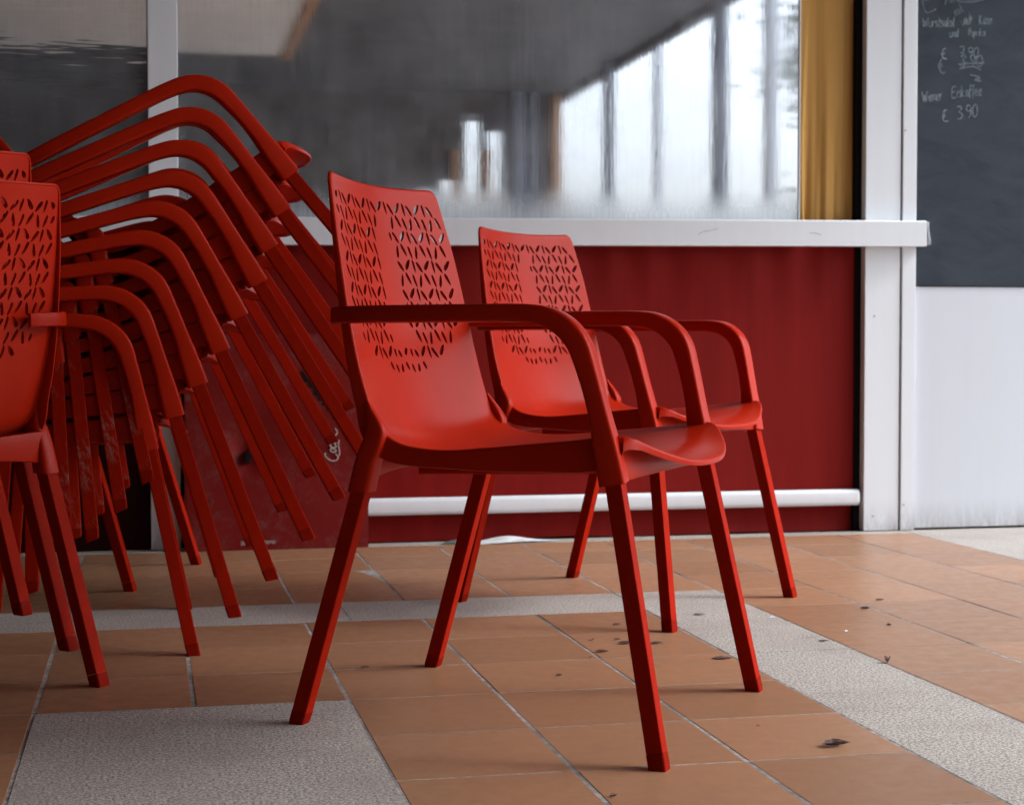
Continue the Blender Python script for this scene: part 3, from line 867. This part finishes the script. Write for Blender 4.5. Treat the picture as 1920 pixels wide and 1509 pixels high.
def rag(pts, wd, y, th=.001, jag=.5):
    n = len(pts); ring = []
    for i, (x, z) in enumerate(pts):
        a = pts[max(i - 1, 0)]; c = pts[min(i + 1, n - 1)]; tx, tz = c[0] - a[0], c[1] - a[1]; l = math.hypot(tx, tz) or 1
        nx_, nz_ = -tz / l, tx / l; h1 = wd * random.uniform(1 - jag, 1 + jag); h2 = wd * .3
        ring.append([b.verts.new(q) for q in ((x + nx_ * h2, y, z + nz_ * h2), (x - nx_ * h1, y, z - nz_ * h1), (x - nx_ * h1, y - th, z - nz_ * h1), (x + nx_ * h2, y - th, z + nz_ * h2))])
    for r0, r1 in zip(ring, ring[1:]):
        for k in range(4): b.faces.new((r0[k], r0[(k + 1) % 4], r1[(k + 1) % 4], r1[k]))
    b.faces.new(ring[0][::-1]); b.faces.new(ring[-1])
rag([bxz(560 + 112 * k / 40, 690 + 160 * k / 40) for k in range(41)], .0075, YBD - .001, .001, .8)
sf('torn_edge_strip', b, M['dark'], None, ab, (.37, 4.99, 0))
b = bmesh.new()
cx_, cz_ = bxz(462, 846)
rim = [(cx_ + .013 * math.cos(a) * random.uniform(.5, 1.2) + .3 * .02 * math.sin(a), cz_ + .024 * math.sin(a) * random.uniform(.6, 1.1)) for a in [k * math.pi / 9 for k in range(18)]]
vv = [b.verts.new((x, YBD + .004, z)) for x, z in rim]; w2_ = [b.verts.new((x, YBD + .024, z)) for x, z in rim]
b.faces.new(vv); b.faces.new(w2_[::-1])
for k in range(18): b.faces.new((vv[k], w2_[k], w2_[(k + 1) % 18], vv[(k + 1) % 18]))
sf('puncture', b, M['dark'], None, ab, (.37, 4.99, 0))
b = bmesh.new(); rag([bxz(446 + 4.6 * k, 1005) for k in range(15)], .008, YBD - .0008, .0008, .5)
sf('sticker_residue', b, simple('old_sticker', (.30, .19, .18), .8, .3, 90), None, ab, (.37, 4.99, 0))

# ------------------------------------------------------------------ litter: paper and dry leaves
def paper(name, pts, mat, z0, curl):
    bm_ = bmesh.new(); n = 14
    (ax, ay), (bx_, by_), (cx, cy), (dx, dy) = pts
    g = []
    for j in range(6):
        rw = []
        for i in range(n + 1):
            u, v = i / n, j / 5
            x = (ax * (1 - u) + bx_ * u) * (1 - v) + (dx * (1 - u) + cx * u) * v; y = (ay * (1 - u) + by_ * u) * (1 - v) + (dy * (1 - u) + cy * u) * v
            rw.append(bm_.verts.new((x, y, z0 + curl * (math.sin(u * 2.4 + .3) ** 2) * (.3 + v))))
        g.append(rw)
    for j in range(5):
        for i in range(n): bm_.faces.new((g[j][i], g[j][i + 1], g[j + 1][i + 1], g[j + 1][i]))
    bmesh.ops.recalc_face_normals(bm_, faces=bm_.faces[:]); bmesh.ops.solidify(bm_, geom=bm_.faces[:], thickness=.0006)
    return mesh_obj(name, bm_, mat, smooth=60)
M['paper'] = simple('newsprint', (.62, .64, .66), .8, .15, 30)
M['paperdark'] = simple('printed_paper', (.16, .17, .18), .7, .5, 40)
tag(paper('paper_sheet', [(.965, 4.955), (1.24, 5.0), (1.16, 5.055), (.99, 5.04)], M['paper'], .002, .010), 'crumpled white paper sheet on the floor below the red banner', 'paper')
tag(paper('magazine', [(.86, 4.985), (.985, 4.985), (1.0, 5.05), (.90, 5.055)], M['paperdark'], .002, .007), 'dark printed leaflet on the floor left of the white paper sheet', 'leaflet')
def leaf_obj(px_x, px_y, size, ang, curl, label, mat):
    bm_ = bmesh.new(); n = 10
    row0 = None; prev = None
    for i in range(n + 1):
        t = i / n; wv = size * .24 * math.sin(math.pi * t ** .8) * (1 + .25 * math.sin(i * 2.3 + size * 900))
        x = (t - .5) * size; r_ = []
        for q in (-1, -.5, 0, .5, 1):
            r_.append(bm_.verts.new((x, wv * q, .0012 + curl * (abs(q) ** 1.5) * math.sin(math.pi * t) + curl * .5 * (2 * t - 1) ** 2 + random.uniform(0, .0006))))
        if prev:
            for k in range(4): bm_.faces.new((prev[k], r_[k], r_[k + 1], prev[k + 1]))
        prev = r_
    bmesh.ops.remove_doubles(bm_, verts=bm_.verts[:], dist=1e-5)
    bmesh.ops.recalc_face_normals(bm_, faces=bm_.faces[:]); bmesh.ops.solidify(bm_, geom=bm_.faces[:], thickness=.0004)
    o = mesh_obj('dry_leaf', bm_, mat, smooth=60); o.location = (px_x, px_y, 0); o.rotation_euler = (0, 0, ang)
    tag(o, label, 'leaf', 'dry leaves on the tiles'); return o
M['leaf'] = simple('dry_leaf', (.085, .040, .032), .75, .4, 90); M['white_scrap'] = simple('white_scrap', (.7, .7, .7), .8)
LV = [(0.9868, 3.468, 0.02, 0.1, 0.002, 'small dark leaf left of the near chair front leg, highest of its cluster'), (0.8866, 3.2976, 0.016, 0.9, 0.003, 'small curled dark leaf at the left of the cluster by the near chair front leg'), (0.9359, 3.2889, 0.016, -0.2, 0.002, 'tiny dark leaf in the middle of the cluster by the near chair front leg'), (0.8689, 3.1634, 0.028, -0.3, 0.003, 'broad dark leaf, largest of the cluster by the near chair front leg'), (0.9424, 3.245, 0.034, 0, 0.003, 'long thin dark leaf partly behind the near chair front leg'), (1.0031, 3.2317, 0.03, 0.05, 0.002, 'flat pointed leaf right of the near chair front leg'), (0.7301, 2.9496, 0.014, 0.2, 0.003, 'round dark leaf alone on the tile in front of the cluster'), (0.3924, 3.1043, 0.018, 0.2, 0.002, 'small brown leaf between the rear legs of the near chair'), (1.0102, 2.3416, 0.045, 0.05, 0.008, 'big crinkled brown leaf near the lower right, beside the granite band'), (1.3735, 2.9422, 0.02, 0.8, 0.012, 'curled brown leaf standing up on the right edge of the granite band'), (1.6018, 3.5511, 0.026, -0.1, 0.005, 'dark curled leaf on the tile right of the farther chair'), (1.6893, 3.6654, 0.022, 0, 0.003, 'thin dark leaf on the grout line behind the curled one'), (1.5574, 3.3308, 0.013, 0.1, 0.004, 'tiny brown leaf on the tiles right of the granite band'), (0.9425, 2.4924, 0.008, 0, 0.001, 'speck of dry leaf on the tile left of the big crinkled leaf'), (0.6052, 2.1413, 0.012, 0.4, 0.003, 'dark leaf crumb at the bottom edge near the grout line'), (1.2044, 3.5588, 0.026, -0.2, 0.001, 'flat grey leaf trodden onto the granite by the near chair'), (1.3454, 3.184, 0.022, -0.1, 0.001, 'grey shredded leaf on the right side of the granite band'), (1.0804, 3.05, 0.045, 0.05, 0.001, 'wide grey shredded leaf at the left edge of the granite band'), (0.8334, 3.1128, 0.007, 0, 0.001, 'leaf crumb on the grout left of the near chair front leg')]
for (x, y, s, a, c, lab) in LV: leaf_obj(x, y, s, a, c, lab, M['leaf'])
for (x, y, s, lab) in [(1.3508, 3.4839, 0.016, 'white paper scrap on the granite band near the farther chair'), (1.4379, 3.2791, 0.012, 'tiny white paper scrap on the tile right of the granite band')]:
    bm_ = bmesh.new(); vv = [bm_.verts.new((s * a, s * b_, .0012 + .002 * c)) for a, b_, c in ((-.5, -.2, 0), (.3, -.4, 1), (.5, .3, 0), (-.1, .5, 1.4))]
    bm_.faces.new(vv); bmesh.ops.solidify(bm_, geom=bm_.faces[:], thickness=.0004)
    o = mesh_obj('paper_scrap', bm_, M['white_scrap'], loc=(x, y, 0)); tag(o, lab, 'paper scrap')

# ------------------------------------------------------------------ what the window reflects: passage, columns, street
M['ceil'] = simple('brown_ceiling', (.075, .068, .07), .7, .15, 2); M['beige'] = simple('beige_ceiling_board', (.85, .80, .74), .6, .08, 1.5)
M['col'] = simple('grey_column', (.20, .22, .26), .6); M['brick'] = simple('brown_cladding', (.075, .058, .052), .7, .2, 6); M['wood'] = simple('orange_wood', (.42, .19, .07), .6)
XE, ZC, YE = 4.19, 3.2, -6.9
can = tag(empty('canopy', (0, 0, ZC)), 'dark flat passage roof reflected in the window', 'canopy')
def cp(name, bm_, mat, par=can, off=(0, 0, ZC)):
    return sf(name, bm_, mat, None, par, off)
cp('roof', bx(-6, XE, -9, W + .36, ZC, ZC + .3, bev=0), M['ceil'])
cp('fascia', bx(XE + .001, XE + .08, -9, W + .36, ZC - .06, ZC + .42, bev=0), M['ceil'])
cp('ceiling_board', bx(-1.75, 1.16, -4.75, -1.2, ZC - .05, ZC - .004, bev=0), M['beige'])
cp('trim', bx(1.161, 1.24, -4.8, -1.15, ZC - .08, ZC - .004, bev=0), M['wood'])
for k, yy in enumerate((-3.3, -.2, 2.4)):
    cp('beam', bx(-6, XE - .002, yy, yy + .1, ZC - .10 - .01 * k, ZC - .002, bev=0), M['ceil']) if k != 0 else None
for x_, y_, wd, m_, lab in ((XE - .05, -4.72, .09, 'col', 'fourth'), (XE + .12, -3.75, .07, 'white', 'third'), (XE - .02, -1.75, .10, 'col', 'second'), (XE + .1, -1.02, .08, 'white', 'first')):
    o = mesh_obj('column', bx(-wd / 2, wd / 2, -wd / 2, wd / 2, -.05, ZC, bev=.004), M[m_], smooth=40, loc=(x_, y_, 0))
    tag(o, 'slim roof column at the open side of the passage, %s from the window in the reflection' % lab, 'column')
ew = tag(empty('end_wall', (0, YE, 0)), 'brown wall with tall openings at the far end of the passage in the reflection', 'wall')
# openings: (x0,x1,z0,z1)
def px2x(px, D): return math.tan(math.atan((px - 960) / 3129.6) + .2142) * D
def px2z(px, py, D): return .605 + (643 - py) / 3129.6 * D
D = 2 * W - YE
OP = [(px2x(783, D), px2x(812, D), px2z(0, 412, D), px2z(0, 350, D)), (px2x(870, D), px2x(899, D), px2z(0, 412, D), px2z(0, 205, D)), (px2x(912, D), px2x(940, D), px2z(0, 412, D), px2z(0, 236, D)),
      (px2x(824, D), px2x(868, D), px2z(0, 412, D), px2z(0, 330, D))]
xs = sorted({-6.0, XE - .002} | {o[0] for o in OP} | {o[1] for o in OP})
b = bmesh.new()
for a, c in zip(xs, xs[1:]):
    mid = (a + c) / 2; op = [o for o in OP if o[0] <= mid <= o[1]]
    if op: box(b, a, c, YE, YE + .12, op[0][3], ZC - .001)
    else: box(b, a, c, YE, YE + .12, 0, ZC - .001)
bmesh.ops.remove_doubles(b, verts=b.verts[:], dist=1e-4)
sf('wall_panel', b, M['brick'], None, ew, (0, YE, 0))
sf('edge_post', bx(XE - .09, XE - .004, YE + .121, YE + .2, 0, ZC - .001, bev=0), M['wood'], None, ew, (0, YE, 0))
for xx in (px2x(902, D), px2x(845, D)): sf('edge_post', bx(xx, xx + .07, YE + .121, YE + .2, 0, 2.6, bev=0), M['wood'], None, ew, (0, YE, 0))
for xx, ww in ((px2x(955, D), .12), (px2x(985, D), .06)): sf('edge_post', bx(xx, xx + ww, YE + .121, YE + .3, 0, ZC - .001, bev=0), M['col'], None, ew, (0, YE, 0))
lw = mesh_obj('side_wall', bx(-6.2, -6.001, -9, W + .36, 0, ZC, bev=0), M['brick']); tag(lw, 'brown side wall closing the left end of the passage', 'wall')
# street beyond the open side
bd = tag(empty('apartment_building', (14, -34, 0)), 'pale low building across the street in the reflection', 'building')
M['facade'] = simple('pale_render', (.72, .73, .74), .8, .05, .4); M['win'] = simple('grey_window', (.30, .34, .40), .3)
sf('wall', bx(-6, 34, -42, -34, 0, 2.9, bev=0), M['facade'], None, bd, (14, -34, 0))
sf('roof', bx(-6.3, 34.3, -42.3, -33.7, 2.9, 3.1, bev=0), simple('roof_edge', (.5, .5, .5), .8), None, bd, (14, -34, 0))
wb0 = bx(-.6, .6, -.03, .03, -.75, .75, bev=0); w0 = mesh_obj('window', wb0, M['win'], bd)
first = True
for fl in (1.4,):
    for k in range(12):
        o = w0 if first else w0.copy()
        if not first: COL.objects.link(o); o.parent = bd
        first = False; o.location = (-4 + k * 3.1 - 14, -.02, fl)
def tree(x, y, h, seed, label):
    random.seed(seed)
    root = tag(empty('street_tree', (x, y, 0)), label, 'tree', 'street trees')
    b = bmesh.new(); secs = []
    for k in range(7):
        t = k / 6; secs.append(rrect(Vector((.15 * math.sin(t * 3), .1 * t, h * .6 * t)), X3, Y3, .28 * (1 - .7 * t), .28 * (1 - .7 * t), .04, 2))
    loft(b, secs)
    cl = []
    for k in range(16):
        a = random.uniform(0, 6.28); rr_ = random.uniform(.3, 1) * h * .24; z = h * random.uniform(.42, .95)
        e = Vector((rr_ * math.cos(a), rr_ * math.sin(a), z)); s0 = Vector((.08, .06, h * random.uniform(.3, .55)))
        d = (e - s0).normalized(); u = d.orthogonal().normalized(); v = d.cross(u)
        loft(b, [rrect(s0, u, v, .09, .09, .02, 1), rrect((s0 + e) / 2 + Vector((0, 0, .1)), u, v, .05, .05, .01, 1), rrect(e, u, v, .02, .02, .005, 1)])
        cl.append(e)
    mesh_obj('trunk', b, M['bark'], root)
    b = bmesh.new()
    for c in cl:
        for q in range(260):
            p_ = c + Vector((random.gauss(0, .5), random.gauss(0, .5), random.gauss(0, .42)))
            u = Vector((random.gauss(0, 1), random.gauss(0, 1), random.gauss(0, 1))).normalized(); v = u.orthogonal().normalized(); s = random.uniform(.05, .11)
            b.faces.new([b.verts.new(p_ + u * s), b.verts.new(p_ + v * s * .6), b.verts.new(p_ - u * s), b.verts.new(p_ - v * s * .6)])
    mesh_obj('crown', b, M['foliage'], root)
M['bark'] = simple('bark', (.10, .075, .06), .9, .3, 10); M['foliage'] = simple('foliage', (.07, .10, .045), .7, .3, 2)
tree(13.5, -17.5, 8.5, 3, 'leafy street tree nearest the passage, seen only in the reflection')
tree(15.5, -24, 8.0, 5, 'leafy street tree farther down the street in the reflection')

# ------------------------------------------------------------------ light, world, camera
w_ = bpy.data.worlds.new('World'); scene.world = w_; w_.use_nodes = True
nt = w_.node_tree; bgn = nt.nodes['Background']
sky = nt.nodes.new('ShaderNodeTexSky'); sky.sky_type = 'NISHITA'; sky.sun_disc = False
SE, SR_ = R(40), R(102)
sky.sun_elevation = SE; sky.sun_rotation = SR_; sky.dust_density = 6; sky.air_density = 1.2; sky.ozone_density = 1.5
hs_ = N(nt, 'ShaderNodeHueSaturation'); hs_.inputs['Saturation'].default_value = .3
L(nt, sky.outputs[0], hs_.inputs['Color']); L(nt, mixc(nt, 1.0, hs_.outputs[0], (.935, .985, 1.07), 'MULTIPLY'), bgn.inputs['Color']); bgn.inputs['Strength'].default_value = .15
sd = bpy.data.lights.new('sun', 'SUN'); sd.energy = .8; sd.angle = R(13); sd.color = (1, .99, .97)
so = bpy.data.objects.new('sun', sd); COL.objects.link(so)
dv = Vector((math.sin(SR_) * math.cos(SE), math.cos(SR_) * math.cos(SE), math.sin(SE)))
so.rotation_euler = dv.to_track_quat('Z', 'Y').to_euler(); so.location = dv * 20

yaw, pitch, roll = .21420125, .03411279, -.00043976
f = Vector((math.sin(yaw) * math.cos(pitch), math.cos(yaw) * math.cos(pitch), -math.sin(pitch)))
r = Vector((math.cos(yaw), -math.sin(yaw), 0)); u = r.cross(f)
r2 = r * math.cos(roll) + u * math.sin(roll); u2 = -r * math.sin(roll) + u * math.cos(roll)
cd = bpy.data.cameras.new('camera'); cam = bpy.data.objects.new('camera', cd); COL.objects.link(cam)
cam.matrix_world = Matrix(((r2.x, u2.x, -f.x, 0), (r2.y, u2.y, -f.y, 0), (r2.z, u2.z, -f.z, HC), (0, 0, 0, 1)))
cd.sensor_width = 36; cd.lens = 3129.6 / 1920 * 36; cd.clip_end = 500; cd.clip_start = .05
cd.dof.use_dof = True; cd.dof.focus_distance = 2.75; cd.dof.aperture_fstop = 9
scene.camera = cam
vs_ = scene.view_settings; vs_.view_transform = 'Standard'; vs_.look = 'None'; vs_.exposure = 1.45; vs_.gamma = 1
scene.render.engine = 'CYCLES'
